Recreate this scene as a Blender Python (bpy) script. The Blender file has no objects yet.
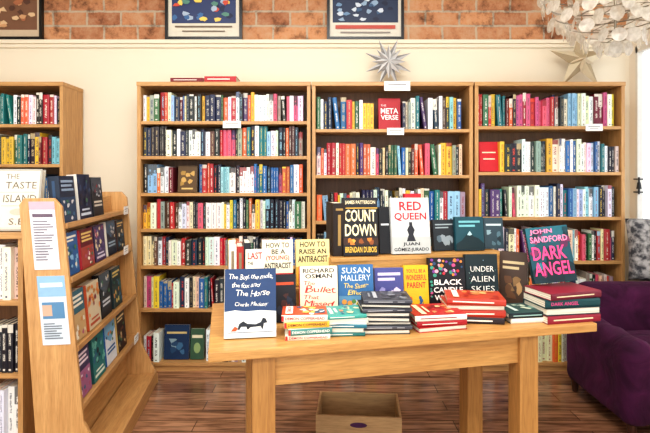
import bpy, bmesh, math, random
from mathutils import Vector, Matrix
random.seed(29)
R=random
scene=bpy.context.scene
COL=scene.collection
F=470.0; HY=178.0; EH=1.424
def zpx(y,d): return EH-(y-HY)*d/F
def xpx(x,d): return (x-325)*d/F
# ---------------------------------------------------------------- materials
def srgb(h):
    h=h.lstrip('#'); v=[int(h[i:i+2],16)/255 for i in (0,2,4)]
    return tuple((c/12.92 if c<=.04045 else ((c+.055)/1.055)**2.4) for c in v)
_m={}
def mat(h,rough=.45,metal=0,sheen=0,spec=.4):
    k=(h,rough,metal,sheen)
    if k in _m: return _m[k]
    m=bpy.data.materials.new('paint_'+h.strip('#')); m.use_nodes=True
    nt=m.node_tree; b=nt.nodes['Principled BSDF']
    c=srgb(h)
    n=nt.nodes.new('ShaderNodeTexNoise'); n.inputs['Scale'].default_value=30
    tc=nt.nodes.new('ShaderNodeTexCoord'); nt.links.new(tc.outputs['Object'],n.inputs['Vector'])
    mx=nt.nodes.new('ShaderNodeMix'); mx.data_type='RGBA'
    mx.inputs[6].default_value=(*[x*.9 for x in c],1); mx.inputs[7].default_value=(*[min(1,x*1.06) for x in c],1)
    nt.links.new(n.outputs['Fac'],mx.inputs[0]); nt.links.new(mx.outputs[2],b.inputs['Base Color'])
    b.inputs['Roughness'].default_value=rough; b.inputs['Metallic'].default_value=metal
    b.inputs['Specular IOR Level'].default_value=spec
    if sheen: b.inputs['Sheen Weight'].default_value=sheen
    _m[k]=m; return m
def newmat(name):
    m=bpy.data.materials.new(name); m.use_nodes=True
    return m,m.node_tree,m.node_tree.nodes['Principled BSDF']
def ramp(nt,fac,stops):
    r=nt.nodes.new('ShaderNodeValToRGB'); e=r.color_ramp.elements
    while len(e)<len(stops): e.new(.5)
    for i,(p,h) in enumerate(stops): e[i].position=p; e[i].color=(*srgb(h),1)
    nt.links.new(fac,r.inputs[0]); return r.outputs[0]
def wood(name,c1,c2,scale=(1,14,14),rough=.4):
    m,nt,b=newmat(name)
    tc=nt.nodes.new('ShaderNodeTexCoord'); mp=nt.nodes.new('ShaderNodeMapping'); mp.inputs['Scale'].default_value=scale
    nt.links.new(tc.outputs['Object'],mp.inputs[0])
    n=nt.nodes.new('ShaderNodeTexNoise'); n.inputs['Scale'].default_value=3; n.inputs['Detail'].default_value=5; n.inputs['Distortion'].default_value=.6
    nt.links.new(mp.outputs[0],n.inputs['Vector'])
    n2=nt.nodes.new('ShaderNodeTexNoise'); n2.inputs['Scale'].default_value=14; n2.inputs['Detail'].default_value=3; nt.links.new(mp.outputs[0],n2.inputs['Vector'])
    mx=nt.nodes.new('ShaderNodeMix'); mx.data_type='RGBA'; mx.blend_type='MULTIPLY'; mx.inputs[0].default_value=.28
    nt.links.new(ramp(nt,n.outputs['Fac'],[(.25,c1),(.75,c2)]),mx.inputs[6]); nt.links.new(ramp(nt,n2.outputs['Fac'],[(.34,'#a89880'),(.55,'#ffffff')]),mx.inputs[7])
    nt.links.new(mx.outputs[2],b.inputs['Base Color'])
    b.inputs['Roughness'].default_value=rough
    bp=nt.nodes.new('ShaderNodeBump'); bp.inputs['Strength'].default_value=.06; nt.links.new(n.outputs['Fac'],bp.inputs['Height']); nt.links.new(bp.outputs[0],b.inputs['Normal'])
    return m
WX=wood('oak_along_x','#b38450','#cfa26a')
WZ=wood('oak_along_z','#b38450','#cfa26a',(14,14,1))
WY=wood('oak_along_y','#b38450','#cfa26a',(14,1,14))
TX=wood('table_oak_x','#b38046','#d0a060'); TZ=wood('table_oak_z','#9e6f3c','#bd8c50',(14,14,1))
WB=wood('oak_back','#6a4828','#835a36',(14,14,1))
CB=wood('crate_wood','#a8845a','#c4a070',(1,8,8),.7)
DK=wood('dark_leg','#2a1810','#4a2a1a',(14,14,1))
FM,nt,b=newmat('floor_planks')
tc=nt.nodes.new('ShaderNodeTexCoord'); br=nt.nodes.new('ShaderNodeTexBrick')
nt.links.new(tc.outputs['Object'],br.inputs['Vector'])
br.inputs['Scale'].default_value=1; br.inputs['Brick Width'].default_value=1.5; br.inputs['Row Height'].default_value=.12; br.inputs['Mortar Size'].default_value=.002
br.inputs['Color1'].default_value=(*srgb('#b88a68'),1); br.inputs['Color2'].default_value=(*srgb('#966a4e'),1); br.inputs['Mortar'].default_value=(*srgb('#2c1c14'),1)
mp=nt.nodes.new('ShaderNodeMapping'); mp.inputs['Scale'].default_value=(2,17,1); nt.links.new(tc.outputs['Object'],mp.inputs[0])
n=nt.nodes.new('ShaderNodeTexNoise'); n.inputs['Scale'].default_value=2; n.inputs['Detail'].default_value=9; n.inputs['Distortion'].default_value=.5; nt.links.new(mp.outputs[0],n.inputs[0])
mx=nt.nodes.new('ShaderNodeMix'); mx.data_type='RGBA'; mx.blend_type='MULTIPLY'; mx.inputs[0].default_value=.75
nt.links.new(br.outputs['Color'],mx.inputs[6]); nt.links.new(ramp(nt,n.outputs['Fac'],[(.33,'#5e4c42'),(.62,'#ffffff')]),mx.inputs[7])
nt.links.new(mx.outputs[2],b.inputs['Base Color']); b.inputs['Roughness'].default_value=.22
# brick
BM,nt,b=newmat('brick_wall')
tc=nt.nodes.new('ShaderNodeTexCoord'); sp=nt.nodes.new('ShaderNodeSeparateXYZ'); cb=nt.nodes.new('ShaderNodeCombineXYZ')
nt.links.new(tc.outputs['Object'],sp.inputs[0]); nt.links.new(sp.outputs[0],cb.inputs[0]); nt.links.new(sp.outputs[2],cb.inputs[1])
dn=nt.nodes.new('ShaderNodeTexNoise'); dn.inputs['Scale'].default_value=14; nt.links.new(cb.outputs[0],dn.inputs[0])
vm=nt.nodes.new('ShaderNodeVectorMath'); vm.operation='SCALE'; vm.inputs['Scale'].default_value=.016; nt.links.new(dn.outputs['Color'],vm.inputs[0])
va=nt.nodes.new('ShaderNodeVectorMath'); va.operation='ADD'; nt.links.new(cb.outputs[0],va.inputs[0]); nt.links.new(vm.outputs[0],va.inputs[1])
br=nt.nodes.new('ShaderNodeTexBrick'); nt.links.new(va.outputs[0],br.inputs['Vector'])
br.inputs['Scale'].default_value=1; br.inputs['Brick Width'].default_value=.27; br.inputs['Row Height'].default_value=.115; br.inputs['Mortar Size'].default_value=.01; br.inputs['Mortar Smooth'].default_value=.35; br.inputs['Bias'].default_value=-.1
br.inputs['Color1'].default_value=(*srgb('#c48c62'),1); br.inputs['Color2'].default_value=(*srgb('#9c6546'),1); br.inputs['Mortar'].default_value=(*srgb('#b3a18a'),1)
n=nt.nodes.new('ShaderNodeTexNoise'); n.inputs['Scale'].default_value=6; n.inputs['Detail'].default_value=12; n.inputs['Roughness'].default_value=.75; nt.links.new(tc.outputs['Object'],n.inputs[0])
mx=nt.nodes.new('ShaderNodeMix'); mx.data_type='RGBA'; nt.links.new(ramp(nt,n.outputs['Fac'],[(.48,'#000000'),(.64,'#c0c0c0')]),mx.inputs[0])
nt.links.new(br.outputs['Color'],mx.inputs[6]); mx.inputs[7].default_value=(*srgb('#c8ad8c'),1)
mx2=nt.nodes.new('ShaderNodeMix'); mx2.data_type='RGBA'; mx2.blend_type='MULTIPLY'; mx2.inputs[0].default_value=.85
nt.links.new(mx.outputs[2],mx2.inputs[6]); nt.links.new(ramp(nt,n.outputs['Fac'],[(.34,'#6c5c50'),(.48,'#ffffff')]),mx2.inputs[7])
nt.links.new(mx2.outputs[2],b.inputs['Base Color']); b.inputs['Roughness'].default_value=.85
bp=nt.nodes.new('ShaderNodeBump'); bp.inputs['Strength'].default_value=.5; bp.inputs['Distance'].default_value=.01; bp.invert=True; nt.links.new(br.outputs['Fac'],bp.inputs['Height']); nt.links.new(bp.outputs[0],b.inputs['Normal'])
def smoothpaint(name,h):
    m,nt,b=newmat(name); tc=nt.nodes.new('ShaderNodeTexCoord'); n=nt.nodes.new('ShaderNodeTexNoise'); n.inputs['Scale'].default_value=1.2; n.inputs['Detail'].default_value=1
    nt.links.new(tc.outputs['Object'],n.inputs[0]); c=srgb(h); mx=nt.nodes.new('ShaderNodeMix'); mx.data_type='RGBA'
    mx.inputs[6].default_value=(*[v*.98 for v in c],1); mx.inputs[7].default_value=(*c,1); nt.links.new(n.outputs['Fac'],mx.inputs[0]); nt.links.new(mx.outputs[2],b.inputs['Base Color']); b.inputs['Roughness'].default_value=.85; return m
CREAM=smoothpaint('cream_wall_paint','#e6dbc4'); CREAM2=smoothpaint('pale_wall_paint','#e6dccb'); WHITE=mat('#f2eee6',.6)
# shelf-book material
SB,nt,b=newmat('book_cover_spines')
L=nt.links
def N(t,**k):
    x=nt.nodes.new(t)
    for a,v in k.items(): setattr(x,a,v)
    return x
def M(op,a,bv=None,c=None):
    x=N('ShaderNodeMath',operation=op)
    for i,v in enumerate((a,bv,c)):
        if v is None: continue
        if isinstance(v,(int,float)): x.inputs[i].default_value=v
        else: L.new(v,x.inputs[i])
    return x.outputs[0]
ca=N('ShaderNodeVertexColor',layer_name='col'); cc=N('ShaderNodeVertexColor',layer_name='acc')
uv=N('ShaderNodeUVMap',uv_map='UVMap'); sp=N('ShaderNodeSeparateXYZ'); L.new(uv.outputs[0],sp.inputs[0])
u,v=sp.outputs[0],sp.outputs[1]
seed=cc.outputs['Alpha']; sty=ca.outputs['Alpha']
mu=M('LESS_THAN',M('ABSOLUTE',u),M('ADD',M('MULTIPLY',sty,.14),.08))
split=M('ADD',M('MULTIPLY',seed,.3),.4)
b1=M('MULTIPLY',M('GREATER_THAN',v,M('ADD',split,.06)),M('LESS_THAN',v,M('SUBTRACT',.95,M('MULTIPLY',sty,.16))))
b2=M('MULTIPLY',M('GREATER_THAN',v,M('ADD',.14,M('MULTIPLY',sty,.12))),M('LESS_THAN',v,M('SUBTRACT',split,.03)))
cb=N('ShaderNodeCombineXYZ'); L.new(M('MULTIPLY',u,6.0),cb.inputs[0]); L.new(M('MULTIPLY',v,75),cb.inputs[1]); L.new(M('MULTIPLY',seed,97),cb.inputs[2])
nz=N('ShaderNodeTexNoise'); nz.inputs['Scale'].default_value=1; nz.inputs['Detail'].default_value=0; L.new(cb.outputs[0],nz.inputs[0])
let=M('GREATER_THAN',nz.outputs['Fac'],.48)
txt=M('MULTIPLY',M('MULTIPLY',mu,let),M('MAXIMUM',b1,b2))
logo=M('MULTIPLY',mu,M('MULTIPLY',M('GREATER_THAN',v,.04),M('LESS_THAN',v,.08)))
bandlo=M('SUBTRACT',.95,M('MULTIPLY',seed,.35))
band=M('MULTIPLY',M('GREATER_THAN',sty,.8),M('GREATER_THAN',v,bandlo))
band=M('MULTIPLY',band,M('LESS_THAN',M('ABSOLUTE',u),.6))
mask=M('MAXIMUM',M('MULTIPLY',M('MAXIMUM',txt,logo),M('SUBTRACT',1,band)),M('MULTIPLY',band,M('SUBTRACT',1,txt)))
mx=N('ShaderNodeMix',data_type='RGBA'); L.new(M('MULTIPLY',mask,.88),mx.inputs[0]); L.new(ca.outputs['Color'],mx.inputs[6]); L.new(cc.outputs['Color'],mx.inputs[7])
L.new(mx.outputs[2],b.inputs['Base Color']); b.inputs['Roughness'].default_value=.4
# page material
PG,nt,b=newmat('paper_pages')
tc=nt.nodes.new('ShaderNodeTexCoord'); mp=nt.nodes.new('ShaderNodeMapping'); mp.inputs['Scale'].default_value=(2,500,2); nt.links.new(tc.outputs['Object'],mp.inputs[0])
n=nt.nodes.new('ShaderNodeTexNoise'); n.inputs['Scale'].default_value=1; nt.links.new(mp.outputs[0],n.inputs[0])
nt.links.new(ramp(nt,n.outputs['Fac'],[(.35,'#b9ac94'),(.6,'#efe6d2')]),b.inputs['Base Color']); b.inputs['Roughness'].default_value=.8
# ---------------------------------------------------------------- mesh helpers
def bm_box(bm,x0,x1,y0,y1,z0,z1,mi=0):
    vs=[bm.verts.new((x,y,z)) for x in (x0,x1) for y in (y0,y1) for z in (z0,z1)]
    fs=[(0,1,3,2),(4,6,7,5),(0,4,5,1),(2,3,7,6),(0,2,6,4),(1,5,7,3)]
    for f in fs:
        fc=bm.faces.new([vs[i] for i in f]); fc.material_index=mi
    return vs
def finish(name,bm,mats,loc=(0,0,0),rot=(0,0,0),parent=None,bevel=0,smooth=False,seg=2):
    if bevel: bmesh.ops.bevel(bm,geom=list(bm.edges),offset=bevel,segments=seg,profile=.6,affect='EDGES')
    me=bpy.data.meshes.new(name); bm.to_mesh(me); bm.free()
    for m in (mats if isinstance(mats,(list,tuple)) else [mats]): me.materials.append(m)
    if smooth:
        for p in me.polygons: p.use_smooth=True
    o=bpy.data.objects.new(name,me); COL.objects.link(o)
    o.location=loc; o.rotation_euler=rot
    if parent: o.parent=parent
    return o
def box(name,x0,x1,y0,y1,z0,z1,m,parent=None,bevel=0,**k):
    bm=bmesh.new(); bm_box(bm,x0,x1,y0,y1,z0,z1); return finish(name,bm,m,parent=parent,bevel=bevel,**k)
def prism(name,poly,axis,a,b_,m,parent=None,bevel=0,**k):
    bm=bmesh.new()
    f=(lambda p,t:(p[0],t,p[1])) if axis=='y' else ((lambda p,t:(t,p[0],p[1])) if axis=='x' else (lambda p,t:(p[0],p[1],t)))
    A=[bm.verts.new(f(p,a)) for p in poly]; B=[bm.verts.new(f(p,b_)) for p in poly]
    bm.faces.new(A); bm.faces.new(B[::-1])
    n=len(poly)
    for i in range(n): bm.faces.new([A[i],B[i],B[(i+1)%n],A[(i+1)%n]])
    bmesh.ops.recalc_face_normals(bm,faces=bm.faces)
    return finish(name,bm,m,parent=parent,bevel=bevel,**k)
def empty(name,loc=(0,0,0),rot=(0,0,0),label=None,cat=None,group=None):
    o=bpy.data.objects.new(name,None); o.empty_display_size=.05; COL.objects.link(o); o.location=loc; o.rotation_euler=rot
    tag(o,label,cat,group); return o
def tag(o,label=None,cat=None,group=None,kind=None):
    if label:
        o['label']=label
        if not 4<=len(label.split())<=12: print('LABEL LENGTH',len(label.split()),label)
    if cat:o['category']=cat
    if group:o['group']=group
    if kind:o['kind']=kind
    return o
def cyl(bm,r0,r1,z0,z1,n=16,cx=0,cy=0,mi=0):
    A=[bm.verts.new((cx+r0*math.cos(2*math.pi*i/n),cy+r0*math.sin(2*math.pi*i/n),z0)) for i in range(n)]
    B=[bm.verts.new((cx+r1*math.cos(2*math.pi*i/n),cy+r1*math.sin(2*math.pi*i/n),z1)) for i in range(n)]
    for i in range(n): bm.faces.new([A[i],A[(i+1)%n],B[(i+1)%n],B[i]]).material_index=mi
    bm.faces.new(A[::-1]).material_index=mi; bm.faces.new(B).material_index=mi
# ---------------------------------------------------------------- room
WALLY=3.75; XL=-3.3; XR=2.43; YF=-1.2; CZ=3.3
tag(box('floor',XL,XR,YF,WALLY,-.05,0,FM),kind='structure')
tag(box('ceiling',XL,XR,YF,WALLY,CZ,CZ+.05,WHITE),kind='structure')
bm=bmesh.new(); bm_box(bm,XL,XR,WALLY,WALLY+.1,0,2.5,0); bm_box(bm,XL,XR,WALLY,WALLY+.1,2.5,CZ,1)
tag(finish('wall_back',bm,[CREAM,BM]),kind='structure')
tag(box('wall_left',XL-.1,XL,YF,WALLY,0,CZ,CREAM),kind='structure')
bm=bmesh.new()
wy0,wy1,wz0,wz1=.6,3.68,.95,2.45
WT=.05
bm_box(bm,XR,XR+WT,YF,WALLY,0,wz0); bm_box(bm,XR,XR+WT,YF,WALLY,wz1,CZ); bm_box(bm,XR,XR+WT,YF,wy0,wz0,wz1); bm_box(bm,XR,XR+WT,wy1,WALLY,wz0,wz1)
tag(finish('wall_right',bm,CREAM2),kind='structure')
w=empty('window_1',(XR+.025,0,0)); tag(w,kind='structure')
bm=bmesh.new()
for a in ((wy0,wy1,wz0,wz0+.05),(wy0,wy1,wz1-.05,wz1),(wy0,wy0+.05,wz0,wz1),(wy1-.025,wy1,wz0,wz1),(2.05,2.11,wz0,wz1)): bm_box(bm,-.025,.02,*a)
finish('window_frame',bm,mat('#dcd8ce',.5),parent=w)
bm=bmesh.new(); cyl(bm,.007,.007,1.30,1.43,10,-.05,3.60); cyl(bm,.018,.011,1.34,1.39,12,-.05,3.60)
bm_box(bm,-.05,-.02,3.595,3.665,1.31,1.32); bm_box(bm,-.05,-.02,3.595,3.665,1.41,1.42)
finish('window_handle',bm,mat('#141414',.4),parent=w)
GL,nt,b=newmat('window_glass'); b.inputs['Transmission Weight'].default_value=1; b.inputs['Roughness'].default_value=0; b.inputs['IOR'].default_value=1.01; b.inputs['Base Color'].default_value=(1,1,1,1)
box('window_pane',-.003,.003,wy0+.04,wy1-.02,wz0+.04,wz1-.04,GL,parent=w)
bm=bmesh.new(); bm_box(bm,XL,XR,WALLY-.035,WALLY,2.49,2.52); bm_box(bm,XL,XR,WALLY-.018,WALLY,2.46,2.49)
tag(finish('trim_1',bm,CREAM,bevel=.003),kind='structure')
tag(box('baseboard_back',XL,XR,WALLY-.015,WALLY,0,.1,CREAM2),kind='structure')
# ---------------------------------------------------------------- bookcases
BF=3.45
def bookcase(name,x0,x1,yf,yb,boards,H,label,th=.024):
    e=empty(name,((x0+x1)/2,yf,0),label=label,cat='bookcase')
    ox=(x0+x1)/2
    a,b_=x0-ox,x1-ox; D=yb-yf
    box('side_panel',a,a+.026,0,D,0,H-.03,WZ,parent=e,bevel=.002); box('side_panel',b_-.026,b_,0,D,0,H-.03,WZ,parent=e,bevel=.002)
    box('top_panel',a-.003,b_+.003,-.006,D,H-.03,H,WX,parent=e,bevel=.003)
    box('back_panel',a+.026,b_-.026,D-.012,D-.002,.0,H-.03,WB,parent=e)
    for z in boards: box('shelf',a+.026,b_-.026,.003,D-.012,z-th,z,WX,parent=e,bevel=.002)
    zb=min(boards)-th
    if zb>.01: box('kick_board',a+.026,b_-.026,.015,.03,0,zb,WX,parent=e)
    return e
YB=WALLY-.016
Ly=[121,156,193,229,266,309,363]; My=[129,175,221,266,312,363]; Ry=[126,172,217,261,307,363]
zs=lambda ys:[zpx(y,BF) for y in ys]
X=lambda p:xpx(p,BF)
bookcase('bookcase',X(137),X(310.5),BF,YB,zs(Ly),2.13,'tall honey oak bookcase with seven packed shelves against the wall')
bookcase('bookcase',X(312),X(473),BF,YB,zs(My),2.13,'tall honey oak bookcase behind the display table, paper star on top')
bookcase('bookcase',X(475),X(625),BF,YB,zs(Ry),2.13,'tall honey oak bookcase behind the purple armchair')
bookcase('bookcase',-3.15,X(63),BF,YB,zs([124,164,205,250,300,363]),2.13,'tall honey oak bookcase standing apart behind the sloped rack')
LBY=2.38; LX=-1.53
lb=[.07,.43,.80]
bookcase('low_bookcase',-2.4,LX,LBY,LBY+.3,lb,1.145,'low oak bookcase beside the sloped rack, cookbook on top')
# ---------------------------------------------------------------- shelf books
PAL=[('black','#141418',12),('charcoal','#2c2f35',5),('navy','#172540',6),('white','#f2efe8',17),('cream','#dccfae',8),('red','#b0222a',6),('dark red','#64161f',2),('blue','#245f98',5),('light blue','#8ab4ce',4),('teal','#237476',4),('green','#346640',3.5),('yellow','#e4ba34',4),('orange','#d6663a',5),('grey','#92958f',5),('brown','#573a28',3),('pink','#cf5678',2.5),('purple','#523468',2)]
LIGHT={'white','cream','yellow','light blue','grey','pink'}
def pick(names=None):
    p=[c for c in PAL if (names is None or c[0] in names)]
    return R.choices(p,[c[2] for c in p])[0]
def jit(h,s=.2):
    c=srgb(h); k=R.uniform(.85,1.15); return tuple(max(0,min(.9,x*k*(1+R.uniform(-s,s))+R.uniform(0,.015))) for x in c)
def shelf_book_bm(bm,w,h,D,c1,c2,Mx,lc,la,lu):
    sty,seed=R.random(),R.random()
    b=.0022; g=R.choice([.002,.003,.004])
    out=[(-w/2,D),(-w/2,g),(-w*.28,0),(w*.28,0),(w/2,g),(w/2,D),(w/2-b,D),(w/2-b,.007),(-w/2+b,.007),(-w/2+b,D)]
    A=[bm.verts.new(Mx@Vector((x,y,0))) for x,y in out]; B=[bm.verts.new(Mx@Vector((x,y,h))) for x,y in out]
    n=len(out); fs=[]
    for i in range(n):
        j=(i+1)%n; f=bm.faces.new([A[i],A[j],B[j],B[i]])
        for lp in f.loops:
            k=A.index(lp.vert) if lp.vert in A else B.index(lp.vert); vv=0 if lp.vert in A else 1
            lp[lu].uv=(out[k][0]/w,vv) if i in (1,2,3) else (9,-9)
        fs.append(f)
    for P in (A[::-1],B):
        f=bm.faces.new([P[k] for k in range(n)]); fs.append(f)
        for lp in f.loops: lp[lu].uv=(9,-9)
    for f in fs:
        for lp in f.loops: lp[lc]=(*c1,sty); lp[la]=(*c2,seed)
    vs=[bm.verts.new(Mx@Vector((x,y,z))) for x in (-w/2+b,w/2-b) for y in (.007,D-.004) for z in (.003,h-.003)]
    for q in [(0,1,3,2),(4,6,7,5),(2,3,7,6),(0,2,6,4),(1,5,7,3)]:
        f=bm.faces.new([vs[i] for i in q]); f.material_index=1
        for lp in f.loops: lp[lu].uv=(9,-9); lp[lc]=(1,1,1,0); lp[la]=(1,1,1,0)
books=[]
def row(x0,x1,z,yf,hmin,hmax,group,place,wmin=.013,wmax=.048,names=None,skip=None,clusters=None,pri=1,lean=.07):
    x=x0; blk=0; hb=hmax
    while True:
        if skip:
            for (s0,s1) in skip:
                if x+.02>s0 and x<s1: x=s1+.003
        w=R.triangular(wmin,wmax,.024)
        if x+w>x1: break
        if skip and any(x<s1 and x+w>s0 for s0,s1 in skip): x=[s1 for s0,s1 in skip if x<s1 and x+w>s0][0]+.003; continue
        if blk<=0: blk=R.randint(1,4); hb=R.uniform(hmin+(hmax-hmin)*.3,hmax)
        blk-=1
        h=max(hmin,min(hmax,hb+R.uniform(-.015,.006)))
        nm=names
        if clusters:
            for (a,b_,ns) in clusters:
                if a<=x<b_: nm=ns
        c=pick(nm); acc=R.choice(['#e8e2d2','#c8c2b2','#bda980','#e8e2d2']) if c[0] not in LIGHT else R.choice(['#15151a','#8e1a22','#1a2e5a','#50504c'])
        if R.random()<.2 and c[0] not in LIGHT: acc=R.choice(['#e8c440','#d9482e','#8fc0d0'])
        D=R.uniform(.13,.165)
        reps=R.choice([2,3]) if R.random()<.12 else 1
        c1=jit(c[1])
        for _ in range(reps):
            if x+w>x1: break
            if skip and any(x<s1 and x+w>s0 for s0,s1 in skip): break
            books.append(dict(x=x+w/2,w=w-.0008,h=h,D=D,y=yf+R.uniform(.012,.05),z=z,cn=c[0],c1=c1,c2=srgb(acc),group=group,place=place,area=pri*w*h/(yf*yf),tilt=0))
            x+=w
        if R.random()<lean:
            tl=R.uniform(.05,.15)
            if x+w+h*math.sin(tl)+.005<x1 and not (skip and any(x<s1 and x+w+.07>s0 for s0,s1 in skip)):
                pc=pick(nm)
                books.append(dict(x=x+h*math.sin(tl)+w/2,w=w-.0008,h=h*.97,D=D,y=yf+.03,z=z+w/2*math.sin(tl)+.0006,cn=pc[0],c1=jit(pc[1]),c2=srgb('#e8e2d2' if pc[0] not in LIGHT else '#2a2a30'),group=group,place=place,area=pri*w*h/(yf*yf),tilt=-tl))
                x+=h*math.sin(tl)+w*math.cos(tl)+.004
zl=zs(Ly); zm=zs(My); zr=zs(Ry)
ORD=['top','second','third','fourth','fifth','sixth','bottom']
for i,z in enumerate(zl):
    sk=None
    x1=X(306)
    if i==2: sk=[(X(175),X(197))]
    if i==6: sk=[(X(162),X(204))]
    row(X(141.5),x1-R.uniform(0,.01),z,BF,.17,.225 if i<5 else .235,'books on the %s shelf of the first tall bookcase'%ORD[i],'packed shelf',skip=sk,pri=1 if i<5 else .9,lean=.03,
        names=['black','white','cream','navy','grey','red','charcoal'] if i==6 else None,
        clusters=[(X(160),X(215),['black','navy','charcoal','red','white','brown'])] if i in(1,4) else ([(X(200),X(300),['black','white','orange','yellow','blue','green'])] if i==3 else None))
for i,z in enumerate(zm):
    row(X(316.5),X(469)-R.uniform(0,.02),z,BF,.18,.247,'books on the %s shelf of the middle bookcase'%ORD[i],'shelf behind the table',skip=[(X(377),X(402.5))] if i==0 else None,pri=1 if i<3 else .2,clusters=[(X(316),X(350),['yellow','orange','white','red'])] if i==1 else None)
for i,z in enumerate(zr):
    cl=[(X(515),X(553),['pink','red'])] if i==0 else ([(X(560),X(600),['blue','light blue','white','teal'])] if i in (2,1) else None)
    row(X(479.5),X(621)-R.uniform(0,.02),z,BF,.18,.25,'books on the %s shelf of the bookcase by the armchair'%ORD[i],'shelf behind the armchair',skip=[(X(479),X(501))] if i==1 else None,clusters=cl,pri=1 if i<4 else .35)
for i,z in enumerate(zs([124,164,205,250,300,363])):
    row(-2.47,X(59),z,BF,.19,.235,'books on the %s shelf of the separate bookcase'%ORD[i],'shelf behind the sloped rack',pri=1 if i<2 else .1,names=['black','white','orange','red','navy','teal','cream'] if i==0 else None)
for i,z in enumerate(lb[::-1]):
    row(-1.73,LX-.03,z,LBY,.22,.28,'books on the %s shelf of the low bookcase'%ORD[i],'shelf of the low bookcase',wmin=.02,wmax=.05,pri=1,names=['brown','cream','orange','navy','white','grey'] if i==0 else ['black','white','navy','grey','cream','charcoal','blue'])
for q in books:
    p=325+q['x']/q['y']*F
    if p<1 or p>649: q['area']=0
books.sort(key=lambda q:-q['area'])
NIND=224
def attrs(bm):
    return bm.loops.layers.float_color.new('col'),bm.loops.layers.float_color.new('acc'),bm.loops.layers.uv.new('UVMap')
for i,q in enumerate(books[:NIND]):
    bm=bmesh.new(); lc,la,lu=attrs(bm)
    shelf_book_bm(bm,q['w'],q['h'],q['D'],q['c1'],q['c2'],Matrix.Identity(4),lc,la,lu)
    o=finish('book',bm,[SB,PG],(q['x'],q['y'],q['z']),(0,q['tilt'],0))
    sz='thick' if q['w']>.034 else ('slim' if q['w']<.023 else 'mid-sized')
    tag(o,'%s %s book %s on a %s'%(sz,q['cn'],'leaning' if q['tilt'] else 'spine-out',q['place']),'book',q['group'])
bm=bmesh.new(); lc,la,lu=attrs(bm)
for q in books[NIND:]:
    shelf_book_bm(bm,q['w'],q['h'],q['D'],q['c1'],q['c2'],Matrix.Translation((q['x'],q['y'],q['z']))@Matrix.Rotation(q['tilt'],4,'Y'),lc,la,lu)
tag(finish('books',bm,[SB,PG]),'remaining mixed books packed spine-out along the bookcase shelves','books',kind='stuff')
print('shelf books',len(books))
# ---------------------------------------------------------------- display books with covers
_t={}
def textgeo(s,thin=False):
    if (s,thin) in _t: return _t[(s,thin)]
    cu=bpy.data.curves.new('t','FONT'); cu.body=s; cu.resolution_u=2; cu.offset=-.004 if thin else .018; cu.size=1
    if thin=='slant': cu.shear=.3; cu.offset=.0; cu.space_character=.9
    o=bpy.data.objects.new('t',cu); COL.objects.link(o)
    dg=bpy.context.evaluated_depsgraph_get(); dg.update()
    me=bpy.data.meshes.new_from_object(o.evaluated_get(dg))
    vs=[(v.co.x,v.co.y) for v in me.vertices]; fs=[tuple(p.vertices) for p in me.polygons]
    bpy.data.objects.remove(o); bpy.data.curves.remove(cu); bpy.data.meshes.remove(me)
    if thin=='slant': vs=[(a+.06*math.sin(b*7+a),b*(1+.15*math.sin(a*4.1))+.09*math.sin(a*2.3)) for a,b in vs]
    x0=min(v[0] for v in vs); x1=max(v[0] for v in vs); y0=min(v[1] for v in vs); y1=max(v[1] for v in vs)
    vs=[((a-x0)/(x1-x0),(b-y0)/(y1-y0)) for a,b in vs]
    _t[(s,thin)]=(vs,fs); return vs,fs
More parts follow.
